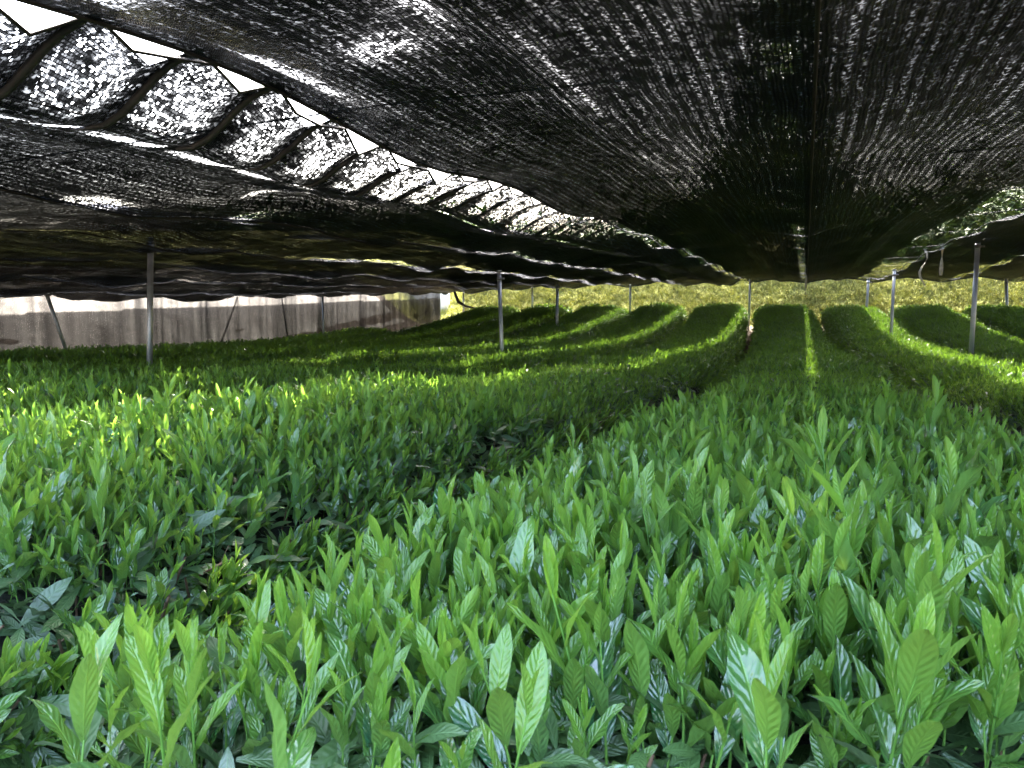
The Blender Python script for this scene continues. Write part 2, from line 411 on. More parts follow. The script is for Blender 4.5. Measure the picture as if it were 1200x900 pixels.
def stem_geo(t, n):
    b = MB(); b.tube(t[0] if n > 3 else t[0][::2] + [t[0][-1]], t[1] if n > 3 else t[1][::2] + [t[1][-1]], n, False); return b
STEM_ME = []
for t in TEMPL:
    STEM_ME.append(stem_geo(t, 5).mesh('stem', M_STEM))

protos = {}
def proto_collection(name, meshes):
    c = bpy.data.collections.new(name)
    for i, me in enumerate(meshes):
        o = bpy.data.objects.new('%s_%02d' % (name, i), me); c.objects.link(o)
    return c
def joined_shoot(t, geos, stem_n):
    lm = LeafMesh()
    if stem_n:
        b = stem_geo(t, stem_n); lm.raw(b.v, b.f, 1)
    for var, M in t[2]:
        lm.leaf(geos[var], M, LV[var][5], 0)
    return lm
C_HI = proto_collection('shoot_close', [joined_shoot(t, GEO_HI, 4).mesh('shoot', [M_SHOOT, M_STEM]) for t in TEMPL])
ME_MID = [joined_shoot(t, GEO_LO, 3).mesh('shoot', [M_SHOOT, M_STEM]) for t in TEMPL]
C_MID = proto_collection('shoot_middle', ME_MID)
# old dark leaves: sprigs of three or four lying flat
def sprig(r, geos, mat):
    lm = LeafMesh()
    for i in range(r.choice((3, 4, 4))):
        g = geos[r.choice((0, 1, 3, 7))]
        lm.leaf(g, frame(Vector((r.uniform(-.015, .015), r.uniform(-.015, .015), r.uniform(-.01, .02))), r.uniform(0, 6.28), R(r.uniform(-25, 40)), r.uniform(-.6, .6), r.uniform(.65, 1.0)), r.random())
    return lm.mesh('sprig', [mat])
rs = random.Random(8)
C_OLD = proto_collection('old_sprig', [sprig(rs, [leaf_geo(L, W * 1.15, 5, 2, .2, .4, .04, i) for i, (L, W, *_q) in enumerate(LV)], M_OLD) for _ in range(8)])
# clumps for the far rows
def clump(r, size, nshoot, mat):
    lm = LeafMesh()
    for _ in range(nshoot):
        t = r.choice(TEMPL); p = Vector((r.uniform(-.5, .5) * size, r.uniform(-.5, .5) * size, r.uniform(-.035, .02)))
        M0 = Matrix.Translation(p) @ Matrix.Rotation(r.uniform(0, 6.28), 4, 'Z') @ Matrix.Scale(r.uniform(.8, 1.15), 4)
        for var, M in t[2][:-1]:
            lm.leaf(GEO_XL[var], M0 @ M, min(1, LV[var][5] * r.uniform(.6, 1.3)))
    for _ in range(nshoot // 2):
        lm.leaf(GEO_XL[r.choice((0, 1, 3))], frame(Vector((r.uniform(-.5, .5) * size, r.uniform(-.5, .5) * size, r.uniform(-.02, .02))), r.uniform(0, 6.28), R(r.uniform(-10, 40)), 0, 1), 1.3)
    return lm.mesh('clump', [mat])
rc = random.Random(3)
C_CL = proto_collection('clump', [clump(rc, .22, 15, M_FAR) for _ in range(10)])

_groups = {}
def scatter_group(coll):
    if coll.name in _groups: return _groups[coll.name]
    ng = bpy.data.node_groups.new('scatter_' + coll.name, 'GeometryNodeTree')
    ng.interface.new_socket('Geometry', in_out='INPUT', socket_type='NodeSocketGeometry')
    ng.interface.new_socket('Geometry', in_out='OUTPUT', socket_type='NodeSocketGeometry')
    n = ng.nodes; l = ng.links
    gi = n.new('NodeGroupInput'); go = n.new('NodeGroupOutput')
    ci = n.new('GeometryNodeCollectionInfo'); ci.inputs['Collection'].default_value = coll
    ci.inputs['Separate Children'].default_value = True; ci.inputs['Reset Children'].default_value = True
    ip = n.new('GeometryNodeInstanceOnPoints'); ip.inputs['Pick Instance'].default_value = True
    def attr(nm, dt):
        a = n.new('GeometryNodeInputNamedAttribute'); a.data_type = dt; a.inputs['Name'].default_value = nm
        return a.outputs['Attribute']
    l.new(gi.outputs[0], ip.inputs['Points']); l.new(ci.outputs[0], ip.inputs['Instance'])
    l.new(attr('idx', 'INT'), ip.inputs['Instance Index'])
    er = n.new('FunctionNodeEulerToRotation'); l.new(attr('rot', 'FLOAT_VECTOR'), er.inputs[0]); l.new(er.outputs[0], ip.inputs['Rotation'])
    l.new(attr('scl', 'FLOAT'), ip.inputs['Scale'])
    l.new(ip.outputs[0], go.inputs[0])
    _groups[coll.name] = ng; return ng
def scatter(name, coll, pts, **k):
    """pts: list of (pos, euler, scale, idx)"""
    if not pts: return None
    me = bpy.data.meshes.new(name); me.from_pydata([tuple(p[0]) for p in pts], [], [])
    a = me.attributes.new('rot', 'FLOAT_VECTOR', 'POINT'); a.data.foreach_set('vector', np.array([tuple(p[1]) for p in pts], dtype=np.float32).ravel())
    a = me.attributes.new('scl', 'FLOAT', 'POINT'); a.data.foreach_set('value', np.array([p[2] for p in pts], dtype=np.float32))
    a = me.attributes.new('idx', 'INT', 'POINT'); a.data.foreach_set('value', np.array([p[3] for p in pts], dtype=np.int32))
    o = bpy.data.objects.new(name, me); link(o, **k)
    md = o.modifiers.new('scatter', 'NODES'); md.node_group = scatter_group(coll)
    return o
def orient(nrm, yaw, tilt=0.0, taz=0.0):
    q = nrm.to_track_quat('Z', 'Y') @ Euler((0, 0, yaw)).to_quaternion()
    if tilt: q = q @ Euler((tilt * math.cos(taz), tilt * math.sin(taz), 0)).to_quaternion()
    return q.to_euler()

# view test, only to choose which shoots count as the largest seen
_w = R(19.85); _p = R(6.25)
def in_view(P, mg=.06):
    X, Y, h = P[0], P[1], P[2] - CZ
    d = Y * math.cos(_w) - X * math.sin(_w); r = X * math.cos(_w) + Y * math.sin(_w)
    z = d * math.cos(_p) - h * math.sin(_p); u = h * math.cos(_p) + d * math.sin(_p)
    if z < .1: return None
    x = 600 + 950 * r / z; y = 450 - 950 * u / z
    if -60 < x < 1260 and y < 960: return z
    return None

# ------------------------------------------------------------------ the tea rows
ROWS = {-6: 19.3, -5: 25.0, -4: 25.1, -3: 25.0, -2: 25.1, -1: 25.0, 0: 24.9, 1: 24.7, 2: 24.9, 3: 25.0}
LABEL = {
 0: 'tea row straight ahead under the central net seam, its big glossy shoots filling the foreground',
 -1: 'tea row left of the foreground row, across the dark furrow with bare brown twigs',
 -2: 'tea row just right of the leaning middle pole, second left of the foreground row',
 -3: 'tea row around the foot of the leaning middle pole, third left of the foreground row',
 -4: 'fourth tea row to the left of the foreground row, ending at the grass bank',
 -5: 'last full length tea row on the left, ending beside the black hanging strap',
 -6: 'short leftmost tea row along the pale side net, ending before the grass bank',
 1: 'tea row right of the foreground row, with a broad sunlit stripe on its crown',
 2: 'tea row between the two right hand poles, second right of the foreground row',
 3: 'rightmost tea row, its far end tips lit bright yellow green before the bank'}
HERO = [(-.456, .452, 1.12, 1), (-.374, .438, 1.05, 4), (-.471, .639, 1.1, 7), (-.302, .479, 1.05, 2), (-.219, .50, 1.0, 9), (-.036, .575, 1.12, 5), (.055, .667, 1.05, 3), (.176, .75, 1.15, 8), (-.183, .724, 1.1, 11), (-.551, .448, 1.05, 6)]
NEAR_HI = {0: 3.6, -1: 3.4, 1: 0, -2: 0}
MIDEND = 8.5
for k in sorted(ROWS, key=lambda q: abs(q)):
    Ye = ROWS[k]; Y0 = -1.6
    row = empty('tea_row', (rowc(k, 0), 0, CZ + G(0)), label=LABEL[k], cat='tea row', group='rows of clipped tea bushes')
    inv = Matrix.Translation(-Vector(row.location))
    # woody core
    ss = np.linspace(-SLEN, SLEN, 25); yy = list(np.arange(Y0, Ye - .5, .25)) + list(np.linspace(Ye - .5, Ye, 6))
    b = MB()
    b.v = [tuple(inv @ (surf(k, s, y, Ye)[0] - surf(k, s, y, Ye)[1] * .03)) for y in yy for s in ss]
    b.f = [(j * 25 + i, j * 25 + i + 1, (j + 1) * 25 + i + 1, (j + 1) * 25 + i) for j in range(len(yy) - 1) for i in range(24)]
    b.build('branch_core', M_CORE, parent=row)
    r = random.Random(100 + k)
    # shoots
    hi = []; mid = []
    if -4 <= k <= 3:
        sp = .029
        yend = MIDEND
        nY = int((yend + .4) / sp)
        for j in range(nY):
            y = -.4 + (j + r.random()) * sp
            for i in range(int(1.46 / sp)):
                x = -.70 + (i + r.random()) * sp
                if abs(x) > .69 or (k == -1 and x > .66 + .15 * nz(y * 2, 3) and y < 3.6) or (k == 0 and x < -.62 and y < 3): continue
                if r.random() < .10 + .25 * (nz(x * 3 + k * 9, y * 3, 2) > .25): continue
                s = math.copysign(float(np.interp(abs(x), [p[0] for p in SEC[:6]], _sl[:6])), x)
                P, N = surf(k, s, y, Ye)
                dep = in_view(P)
                if dep is None: continue
                if P.length and (P - Vector((0, 0, CZ))).length < .30: continue
                edge = max(0, abs(x) - .5) / .25
                up = Vector((N.x * .5 * edge, 0, 1)).normalized()
                e = orient(up, r.uniform(0, 6.28), abs(r.gauss(0, .24)), r.uniform(0, 6.28))
                scl = min(1.4, max(.5, r.gauss(.73, .16))) * (1.0 - .25 * edge) * (1 + .12 * nz(x * 2, y * 2, k))
                if r.random() < .05: scl *= 1.25
                scl *= 1 - .34 * smooth(2.2, 6, y)
                if y < 1.1: scl = min(scl * 1.12, 1.28)
                idx = r.randrange(12)
                (hi if y < NEAR_HI.get(k, 0) else mid).append((dep, P, e, scl, idx))
    if k in (-1, 0):
        for _ in range(1500):
            s = (1 if k == -1 else -1) * r.uniform(_sl[4], _sl[6]); y = r.uniform(.2, 5)
            P, N = surf(k, s, y, Ye); dep = in_view(P)
            if dep is None or r.random() < (abs(s) - _sl[4]) * 2.2: continue
            up = (N * .8 + Vector((0, 0, .9))).normalized()
            (hi if y < 3.4 else mid).append((dep + 1.2, P - N * .02, orient(up, r.uniform(0, 6.28), abs(r.gauss(0, .2)), r.uniform(0, 6.28)), r.uniform(.6, .95), r.randrange(12)))
    if k == 0:                                   # the few big shoots closest to the lens
        for hx, hy, hs, hi_ in HERO:
            P = surf(k, hx, hy, Ye)[0]; P.z = CZ - .425
            hi.append((.1, P, Euler((r.gauss(0, .12), r.gauss(0, .12), r.uniform(0, 6.28))), hs, hi_))
    hi.sort(key=lambda q: q[0]); mid.sort(key=lambda q: q[0])
    # the 300 that show largest are parts, the rest one mass
    first = hi[:300] if hi else mid[:300]
    for dep, P, e, scl, idx in first:
        M = inv @ Matrix.Translation(P) @ e.to_matrix().to_4x4() @ Matrix.Scale(scl, 4)
        if hi:
            so_ = bpy.data.objects.new('shoot', STEM_ME[idx]); link(so_, parent=row); so_.matrix_local = M
            for var, LM in TEMPL[idx][2]:
                lo = bpy.data.objects.new('leaf' if var != 6 else 'bud', LEAF_ME[var]); link(lo, parent=so_); lo.matrix_local = LM
        else:
            so_ = bpy.data.objects.new('shoot', ME_MID[idx]); link(so_, parent=row); so_.matrix_local = M
    if hi:
        scatter('shoots_beyond', C_HI, [(inv @ P, e, s_, i_) for d_, P, e, s_, i_ in hi[300:]], parent=row, kind='stuff')
        scatter('shoots_further', C_MID, [(inv @ P, e, s_, i_) for d_, P, e, s_, i_ in mid], parent=row, kind='stuff')
    else:
        scatter('shoots_beyond', C_MID, [(inv @ P, e, s_, i_) for d_, P, e, s_, i_ in mid[300:]], parent=row, kind='stuff')
    # old dark leaves on the crown and down the sides
    old = []
    if -3 <= k <= 2:
        n_old = {0: 15000, -1: 11000}.get(k, 2600)
        ymax = 7.5
        for _ in range(n_old):
            y = -.2 + (ymax + .2) * r.random() ** (1.5 if abs(k) < 2 else 1)
            s = r.uniform(-SLEN * .98, SLEN * .98)
            P, N = surf(k, s, y, Ye)
            if in_view(P) is None: continue
            P = P + N * r.uniform(-.03, .045)
            nn_ = (N + Vector((r.gauss(0, .3), r.gauss(0, .3), .5 + r.gauss(0, .2)))).normalized()
            old.append((inv @ P, orient(nn_, r.uniform(0, 6.28)), r.uniform(.75, 1.15), r.randrange(8)))
        scatter('old_leaves', C_OLD, old, parent=row, kind='stuff')
    # far part of the row as clumps on crown and sides
    cl = []
    y = 8.0 if -4 <= k <= 3 else .5
    while y < Ye - .02:
        ns = 13
        for i in range(ns):
            s = -SLEN + .05 + (2 * SLEN - .1) * (i + r.uniform(.1, .9)) / ns
            P, N = surf(k, s, y + r.uniform(-.08, .08), Ye)
            if in_view(P) is None: continue
            nn_ = Vector((N.x * .8, .5 if y > Ye - .35 else 0, max(.35, N.z))).normalized()
            cl.append((inv @ (P + N * r.uniform(-.03, .0)), orient(nn_, r.uniform(0, 6.28), abs(r.gauss(0, .08)), r.uniform(0, 6.28)), r.uniform(.85, 1.1) * (.62 if abs(s) > .84 else 1), r.randrange(10)))
        y += .165
    scatter('foliage', C_CL, cl, parent=row, kind='stuff')
    # bare twigs under the crown, where the furrow lets one look in
    if k in (0, -1):
        tw = MB()
        for _ in range(420 if k == -1 else 200):
            y = r.uniform(.2, 5.5); side = 1 if k == -1 else -1
            x0 = side * r.uniform(.35, .62); x1 = side * r.uniform(.6, .77)
            zt = Ts(y) - r.uniform(.15, .34); zb = G(y) + r.uniform(.1, .4)
            c = rowc(k, y); p0 = Vector((c + x0, y + r.uniform(-.12, .12), CZ + zb)); p3 = Vector((c + x1, y + r.uniform(-.1, .1), CZ + zt))
            p1 = p0.lerp(p3, .35) + Vector((r.gauss(0, .02), r.gauss(0, .03), 0)); p2 = p0.lerp(p3, .7) + Vector((r.gauss(0, .02), r.gauss(0, .03), 0))
            q = r.uniform(.0015, .004)
            tw.tube([inv @ p for p in (p0, p1, p2, p3)], [q * 1.3, q * 1.1, q, q * .6], 5, False)
        for _ in range(700 if k == 0 else 500):      # cut brown stubs between the shoots
            y = r.uniform(.35, 3.4); s = r.uniform(-.66, .66); P = inv @ surf(k, s, y, Ye)[0]
            a = Vector((r.gauss(0, .25), r.gauss(0, .25), 1)).normalized()
            tw.tube([P - a * .03, P + a * r.uniform(.01, .045)], [.0024, .0017], 5, True)
        tw.build('twigs', M_TWIG, parent=row, kind='stuff')

# dead leaves in the near furrow
lm = LeafMesh(); r = random.Random(77)
dg = leaf_geo(.085, .034, 5, 2, .3, .9, .1, 3)
for _ in range(420):
    y = r.uniform(.2, 6); x = -.86 + r.gauss(0, .13)
    lm.leaf(dg, frame(Vector((x, y, CZ + G(y) + r.uniform(.02, .06))), r.uniform(0, 6.28), R(r.uniform(-20, 30)), r.uniform(-1, 1), r.uniform(.6, 1.1)), r.random())
link(bpy.data.objects.new('fallen_leaves', lm.mesh('fallen_leaves', [M_DEAD])), kind='stuff', label='brown fallen tea leaves lying on the soil of the near furrow', cat='leaves')

# ------------------------------------------------------------------ roof net
def roofH(X, Y):
    """height of the longitudinal wires above the camera"""
    h = float(np.interp(X, [-11.5, -9.5, -7.5, -5.2, -3.5, -1.75, 0, 1.75, 3.5, 7], [.04, .24, .40, .52, .60, .70, .72, .84, 1.0, 1.0]))
    far = smooth(10, 25, Y)
    hf = float(np.interp(X, [-11.5, -8, -4, 0, 4, 7], [.17, .36, .46, .52, .52, .50]))
    return h * (1 - far) + hf * far
TEETH = [1.30 + .385 * i + .01 * math.sin(i * 5) for i in range(-8, 40)]
def tooth(Y):
    """0 at a lacing point, 1 in the belly of the scallop; steep on the far side; also distance to the nearest lacing"""
    for a, b_ in zip(TEETH[:-1], TEETH[1:]):
        if a <= Y < b_:
            t = (Y - a) / (b_ - a)
            v = t / .62 if t < .62 else (1 - t) / .38
            hsh = .5 + .5 * math.sin(a * 37.7) * math.cos(a * 11.1)
            return max(0, (v - .08) / .92) ** .9 * (.82 + .55 * hsh), min(Y - a, b_ - Y)
    return 0, 1
def net_z(k, u, X, Y):
    S0 = 1.75 * k
    z = roofH(X, Y)
    q = abs(u - .5) * 2                             # 0 at the wire, 1 at the seams
    z -= .115 * q ** 1.4 * (.8 + .5 * nz(X * .6, Y * .35, 1))
    amp = .03 if X > -1.8 else .05
    z += amp * nz(X * 1.1, Y * .55, 4) + amp * .5 * nz(X * 4.5, Y * .9, 7)
    if X < -2.4: z += .05 * nz(X * .9, Y * 1.6, 14) + .02 * nz(X * 2.5, Y * 4, 8)
    z -= .055 * (math.exp(-((X + .74) / .13) ** 2) + math.exp(-((X - .84) / .13) ** 2))   # creases beside the seam panels
    # small tucks between the cross wires
    z += .02 * (math.cos(Y * 2 * math.pi / 2.45 + .6) - 1) * (.5 + q)
    return z
def openness(k, u, X, Y):
    n1 = nz(X * 1.3, Y * .5, 21); n2 = nz(X * 5, Y * 1.7, 33); n3 = nz(X * 2.4, Y * 2.0, 77)
    o = .22 + .16 * n1 + .12 * n2
    if -1.8 < X < -.78: o = .075 + .06 * n2 + .05 * n1
    if X < -2.3: o = .15 + .16 * n1 + .12 * n2 + max(0, nz(X * 1.9, Y * 2.8, 50) - .22) * 2.2 * (1 - smooth(6, 10, Y)); o = o * (1 - .6 * smooth(4, 7, Y)) + max(0, nz(X * 5, Y * 1.4, 90) - .08) * .45
    if X > -.9: o *= .27 * (1 + 1.3 * smooth(2.4, 4.5, Y))
    o *= 1 - .35 * smooth(3, 7, Y) * (1 if X < -.9 else 0)
    if .7 < X < 3.3 and 6.2 < Y < 11: o = max(o, .24 + .3 * n3)
    # light leaking beside the seams
    S = 1.75 * round(X / 1.75); dS = X - S
    if S != 0 and abs(dS) < (.10 if X > -3 else .07): o = max(o, (1.25 if X > -3 else .95 if X > -6 else .5) * smooth(6.5, 9, Y))
    if S == 0 and -.15 < dS < -.01: o = max(o, .47 * (math.sin(Y * 8.5) > -.1) if Y < 7.5 else .8)
    if S == 1.75 and abs(dS + .25) < .15: o = max(o, 1.1 * smooth(5.5, 8, Y))
    if -.76 < X < -.64: o = max(o, .17 + .3 * n2)
    if .78 < X < .9: o = max(o, .12 + .2 * n2)
    if k == -1 and -1.6 < X < -.85 and Y < 2.9: # thin bright patches of the panel over the gap
        o = max(o, max(0, nz(X * 2.2, Y * 1.9, 61) + .05) * 3.2 * smooth(2.9, 2.3, Y))
    if k == -2:
        v, dl = tooth(Y); d = -1.75 - X
        fade = 1 - smooth(6, 11, Y)
        if d < .34: o = max(o, (.80 + .35 * n3) * fade)
        if dl < .045 + .10 * d and d < .75: o = .05
        if .44 < d < .54 and .06 < dl: o = max(o, fade * (3.0 if v > .45 and n3 > -.15 else .9))
        if .34 <= d <= .44: o = .1
        if .54 < d < .70: o = .12
    return max(0.03, o)
NA = 28
NET0 = .45                                         # near edge pulled in just ahead of the camera so open sky lights the foreground
ysn = np.arange(NET0, 25.31, .077)
PANEL_LABEL = {
 0: 'black roof net panel right of the central seam', -1: 'black roof net panel left of the central seam, above the scalloped sky gap',
 -2: 'black roof net panel whose scalloped edge leaves bright triangles of sky',
 -3: 'dark patchy roof net panel, first one left of the scalloped panel', -4: 'sagging roof net panel above the thick metal pole, second left of the scalloped one',
 -5: 'low sagging roof net panel, second from the pale side net', -6: 'roof net panel hanging low, next to the pale left edge panel',
 -7: 'outermost left roof net panel, meeting the pale side net',
 1: 'roof net panel over the upright pole with the bent arm, second right of the seam', 2: 'roof net panel to the right of the pole with the bent arm', 3: 'outermost right roof net panel at the edge of the photo'}
for k in range(-7, 4):
    x0, x1 = 1.75 * k, 1.75 * (k + 1)
    if k == -7: x0 = -11.5
    V = []; UV = []; OP = []
    for Y in ysn:
        Y = float(Y)
        for i in range(NA + 1):
            u = i / NA
            X = x0 + (x1 - x0) * u
            z = net_z(k, u, X, Y)
            xx = X
            if k == -2:
                v, dl = tooth(Y); d = x1 - X; fade = 1 - .7 * smooth(3.5, 9, Y)
                z = z + .115 * (1 - min(1, d / .35)) * 1.0 - .01        # edge pulled up to the wire
                z -= v * .070 * max(0, 1 - d / .55) * fade
                xx -= v * .04 * max(0, 1 - d / .3) * fade
                z -= .10 * smooth(.1, .45, d) * (1 - smooth(.6, 1.2, d))
            if k == -1:
                d = X - x0; z += .085 * (1 - min(1, d / .4))
            if Y > 25.0: z -= .03
            V.append((xx, Y, CZ + z)); UV.append((X, Y)); OP.append(openness(k, u, X, Y))
    nr = len(ysn); F = [(j * (NA + 1) + i, j * (NA + 1) + i + 1, (j + 1) * (NA + 1) + i + 1, (j + 1) * (NA + 1) + i) for j in range(nr - 1) for i in range(NA)]
    b = MB(); b.v = V; b.f = F; me = b.mesh('roof_net_panel', M_NET)
    ul = me.uv_layers.new(name='UVMap'); li = np.zeros(len(me.loops), dtype=np.int32); me.loops.foreach_get('vertex_index', li)
    ul.data.foreach_set('uv', np.array(UV, dtype=np.float32)[li].ravel())
    a = me.attributes.new('open', 'FLOAT', 'POINT'); a.data.foreach_set('value', np.array(OP, dtype=np.float32))
    panel = link(bpy.data.objects.new('roof_net_panel', me), label=PANEL_LABEL[k], cat='shade net', group='black shade net panels of the roof')
    # hem along both edges
    for side in (0, NA):
        pts = [V[j * (NA + 1) + side] for j in range(0, nr, 2 if k == -2 else 4)]
        hb = MB(); hb.tube([(p[0], p[1], p[2] - .004) for p in pts], .0065 if k in (-2, -1, 0) else .005, 5, False)
        hb.build('hem', M_CORD, parent=panel)
    if k == -2:                                     # gathered folds running back from each lacing point
        for ty in TEETH:
            if not NET0 + .3 < ty < 5.2: continue
            pts = []
            for i in range(9):
                d = .62 * i / 8 * (1 - .1 * ty); X = x1 - d
                yy_ = ty + .02 * math.sin(d * 9)
                j = int(round((yy_ - NET0) / .077)); ii = min(NA, max(0, int(round((1 - d / 1.75) * NA))))
                p = V[min(nr - 1, max(0, j)) * (NA + 1) + ii]
                pts.append((p[0] + (.015 if i == 0 else 0), yy_, p[2] - .008))
            fb = MB(); fb.tube(pts, [.006, .009, .011, .013, .014, .014, .012, .008, .003], 7)
            fb.build('gathered_fold', M_CORD, parent=panel)

# wires that carry the net
ORD = ['one', 'two', 'three', 'four', 'five', 'six', 'seven', 'eight', 'nine', 'ten', 'eleven', 'twelve']
LWIRE = ['lengthwise wire over the outermost left roof net panel', 'lengthwise wire over the roof net panel next to the outermost left one',
 'lengthwise wire over the low sagging panel on the left', 'lengthwise wire over the panel above the thick left pole',
 'lengthwise wire over the dark patchy panel left of the scalloped one', 'lengthwise wire over the panel with the scalloped edge',
 'lengthwise wire over the panel just left of the central seam', 'lengthwise wire over the panel just right of the central seam',
 'lengthwise wire over the panel above the pole with the bent arm', 'lengthwise wire over the panel right of the bent arm pole',
 'lengthwise wire over the outermost right roof net panel']
def wire(pts, rad, mat, label, group, name='support_wire', cat='wire'):
    b = MB(); b.tube(pts, rad, 5); return b.build(name, mat, label=label, cat=cat, group=group)
for k in range(-7, 4):
    X = 1.75 * k + .875
    wire([(X, float(Y), CZ + roofH(X, float(Y)) + .035 + .03 * nz(X, Y * .5, 4)) for Y in np.arange(NET0, 25.4, .6)], .003, M_CORD, LWIRE[k + 7], 'lengthwise roof wires')
for i, Y in enumerate(np.arange(.5, 25, 2.45)):
    wire([(float(X), float(Y), CZ + roofH(float(X), float(Y)) + .05) for X in np.arange(-11.4, 6.8, .7)], .004, M_CORD, 'black wire crossing above the roof net, %s from its front edge' % ORD[i], 'crosswise roof wires')

# ------------------------------------------------------------------ side nets
def wall_net(name, label, p0, p1, ztop, zbot, openf, ncol, nrow, pleat):
    V = []; UV = []; OP = []
    dx, dy = p1[0] - p0[0], p1[1] - p0[1]; L = math.hypot(dx, dy); nx_, ny_ = -dy / L, dx / L
    for i in range(ncol + 1):
        t = i / ncol; x = p0[0] + dx * t; y = p0[1] + dy * t
        a, b_ = zbot(x, y), ztop(x, y)
        for j in range(nrow + 1):
            q = j / nrow; z = a + (b_ - a) * q
            off = pleat * (nz(t * L * 1.9, q * .9, 6) + .6 * nz(t * L * 6, q * .6, 2)) * (.4 + .6 * math.sin(q * math.pi))
            V.append((x + nx_ * off, y + ny_ * off, z)); UV.append((t * L, z)); OP.append(openf(t * L, q, x, y, z))
    F = [(i * (nrow + 1) + j, (i + 1) * (nrow + 1) + j, (i + 1) * (nrow + 1) + j + 1, i * (nrow + 1) + j + 1) for i in range(ncol) for j in range(nrow)]
    b = MB(); b.v = V; b.f = F; me = b.mesh(name, M_WALL)
    ul = me.uv_layers.new(name='UVMap'); li = np.zeros(len(me.loops), dtype=np.int32); me.loops.foreach_get('vertex_index', li)
    ul.data.foreach_set('uv', np.array(UV, dtype=np.float32)[li].ravel())
    at_ = me.attributes.new('open', 'FLOAT', 'POINT'); at_.data.foreach_set('value', np.array(OP, dtype=np.float32))
    return link(bpy.data.objects.new(name, me), label=label, cat='net wall')
WX = -11.6
def top_left(x, y): return CZ + roofH(WX, y) + .02
def bot(x, y): return CZ + G(min(y, 25.5)) + .02
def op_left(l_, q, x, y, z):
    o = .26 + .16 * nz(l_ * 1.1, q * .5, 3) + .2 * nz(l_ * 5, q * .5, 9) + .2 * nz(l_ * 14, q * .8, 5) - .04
    if z < CZ - .29 + (y - 9) * .012 + .012 * nz(l_ * 3, 1): o *= .13  # lower band made less open, standing in for shade on the bank outside
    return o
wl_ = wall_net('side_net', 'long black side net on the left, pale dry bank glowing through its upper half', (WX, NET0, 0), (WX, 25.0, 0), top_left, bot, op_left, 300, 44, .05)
def top_far(x, y): return CZ + roofH(x, 25.3) - .05
def op_far(l_, q, x, y, z):
    return .8 + .2 * nz(l_ * 1.4, q * 2, 5)
wf = wall_net('end_net', 'fine black end net hanging in front of the yellow grass bank', (-10.9, 25.35, 0), (6.9, 25.35, 0), top_far, bot, op_far, 220, 10, .03)
wr = wall_net('side_net', 'black side net closing the right side of the shelter', (6.95, NET0, 0), (6.95, 25.2, 0), lambda x, y: CZ + roofH(7, y), bot, lambda *a: .5, 120, 6, .05)

# ------------------------------------------------------------------ poles
def pole(x, y, top, rad, label, lean=(0, 0), arm=None, mat=M_GALV, deep=True):
    g = CZ + G(min(max(y, 0), 25.4)) - .05
    t = empty('support_pole', (x, y, g), label=label, cat='pole', group='thin metal poles holding up the net')
    zt = CZ + top - g
    b = MB(); b.tube([(0, 0, 0), (lean[0] * .5, lean[1] * .5, zt * .5), (lean[0], lean[1], zt)], rad, 14); b.build('pipe', mat, parent=t)
    b = MB(); b.tube([(lean[0], lean[1], zt - .012), (lean[0], lean[1], zt + .012)], rad * 1.25, 14); b.build('cap', M_CLAMP, parent=t)
    b = MB(); zc = zt - .10
    lx, ly = lean[0] * zc / zt, lean[1] * zc / zt
    b.tube([(lx, ly, zc - .02), (lx, ly, zc + .02)], rad * 1.35, 12); b.box((lx + rad * 1.9, ly, zc), (rad * 1.6, .012, .03)); b.tube([(lx + rad * 2.1, ly - .02, zc), (lx + rad * 2.1, ly + .02, zc)], .005, 6)
    b.build('clamp', M_CLAMP, parent=t)
    if arm:
        b = MB(); b.tube([(lean[0], lean[1], zt), (lean[0] + arm, lean[1], zt + .004)], rad * .55, 10); b.build('arm', M_GALV, parent=t)
    return t
pole(-6.28, 6.45, .56, .029, 'thick grey metal pole standing in the tea on the left', lean=(.14, .0))
pole(-3.72, 10.0, .315, .026, 'grey metal pole standing in the tea in the middle, leaning slightly left', lean=(-.07, 0))
pole(2.50, 14.6, .86, .037, 'tall metal pole on the right with a thin bent arm at its top', arm=.26)
pole(1.62, 17.8, .50, .030, 'dark slim pole left of the tall pole with the bent arm')
pole(-5.75, 19.2, .28, .036, 'slim pole just right of the leaning middle pole, farther away')
pole(-5.05, 24.6, .47, .03, 'thin pole at the row end left of the middle gap, before the grass bank')
pole(-1.55, 24.6, .47, .03, 'thin pole at the head of the dark furrow beside the straight row')
pole(1.55, 24.2, .44, .034, 'thin pole at the row end to the left of the dark slim pole', lean=(.02, 0))
pole(-8.3, 24.9, .40, .028, 'thin pole between the end caps of two rows behind the leaning middle pole')
pole(-10.75, 25.0, .30, .03, 'thin pole beside the black hanging strap at the left corner')
pole(5.0, 24.4, .42, .04, 'short pale pole among the lit row tips at the right edge', lean=(-.12, 0))
pole(-10.9, 9.8, .10, .028, 'leaning steel prop against the pale side net', lean=(-.02, -.52))
pole(-11.2, 17.3, .10, .024, 'small pale stake in front of the far part of the side net')

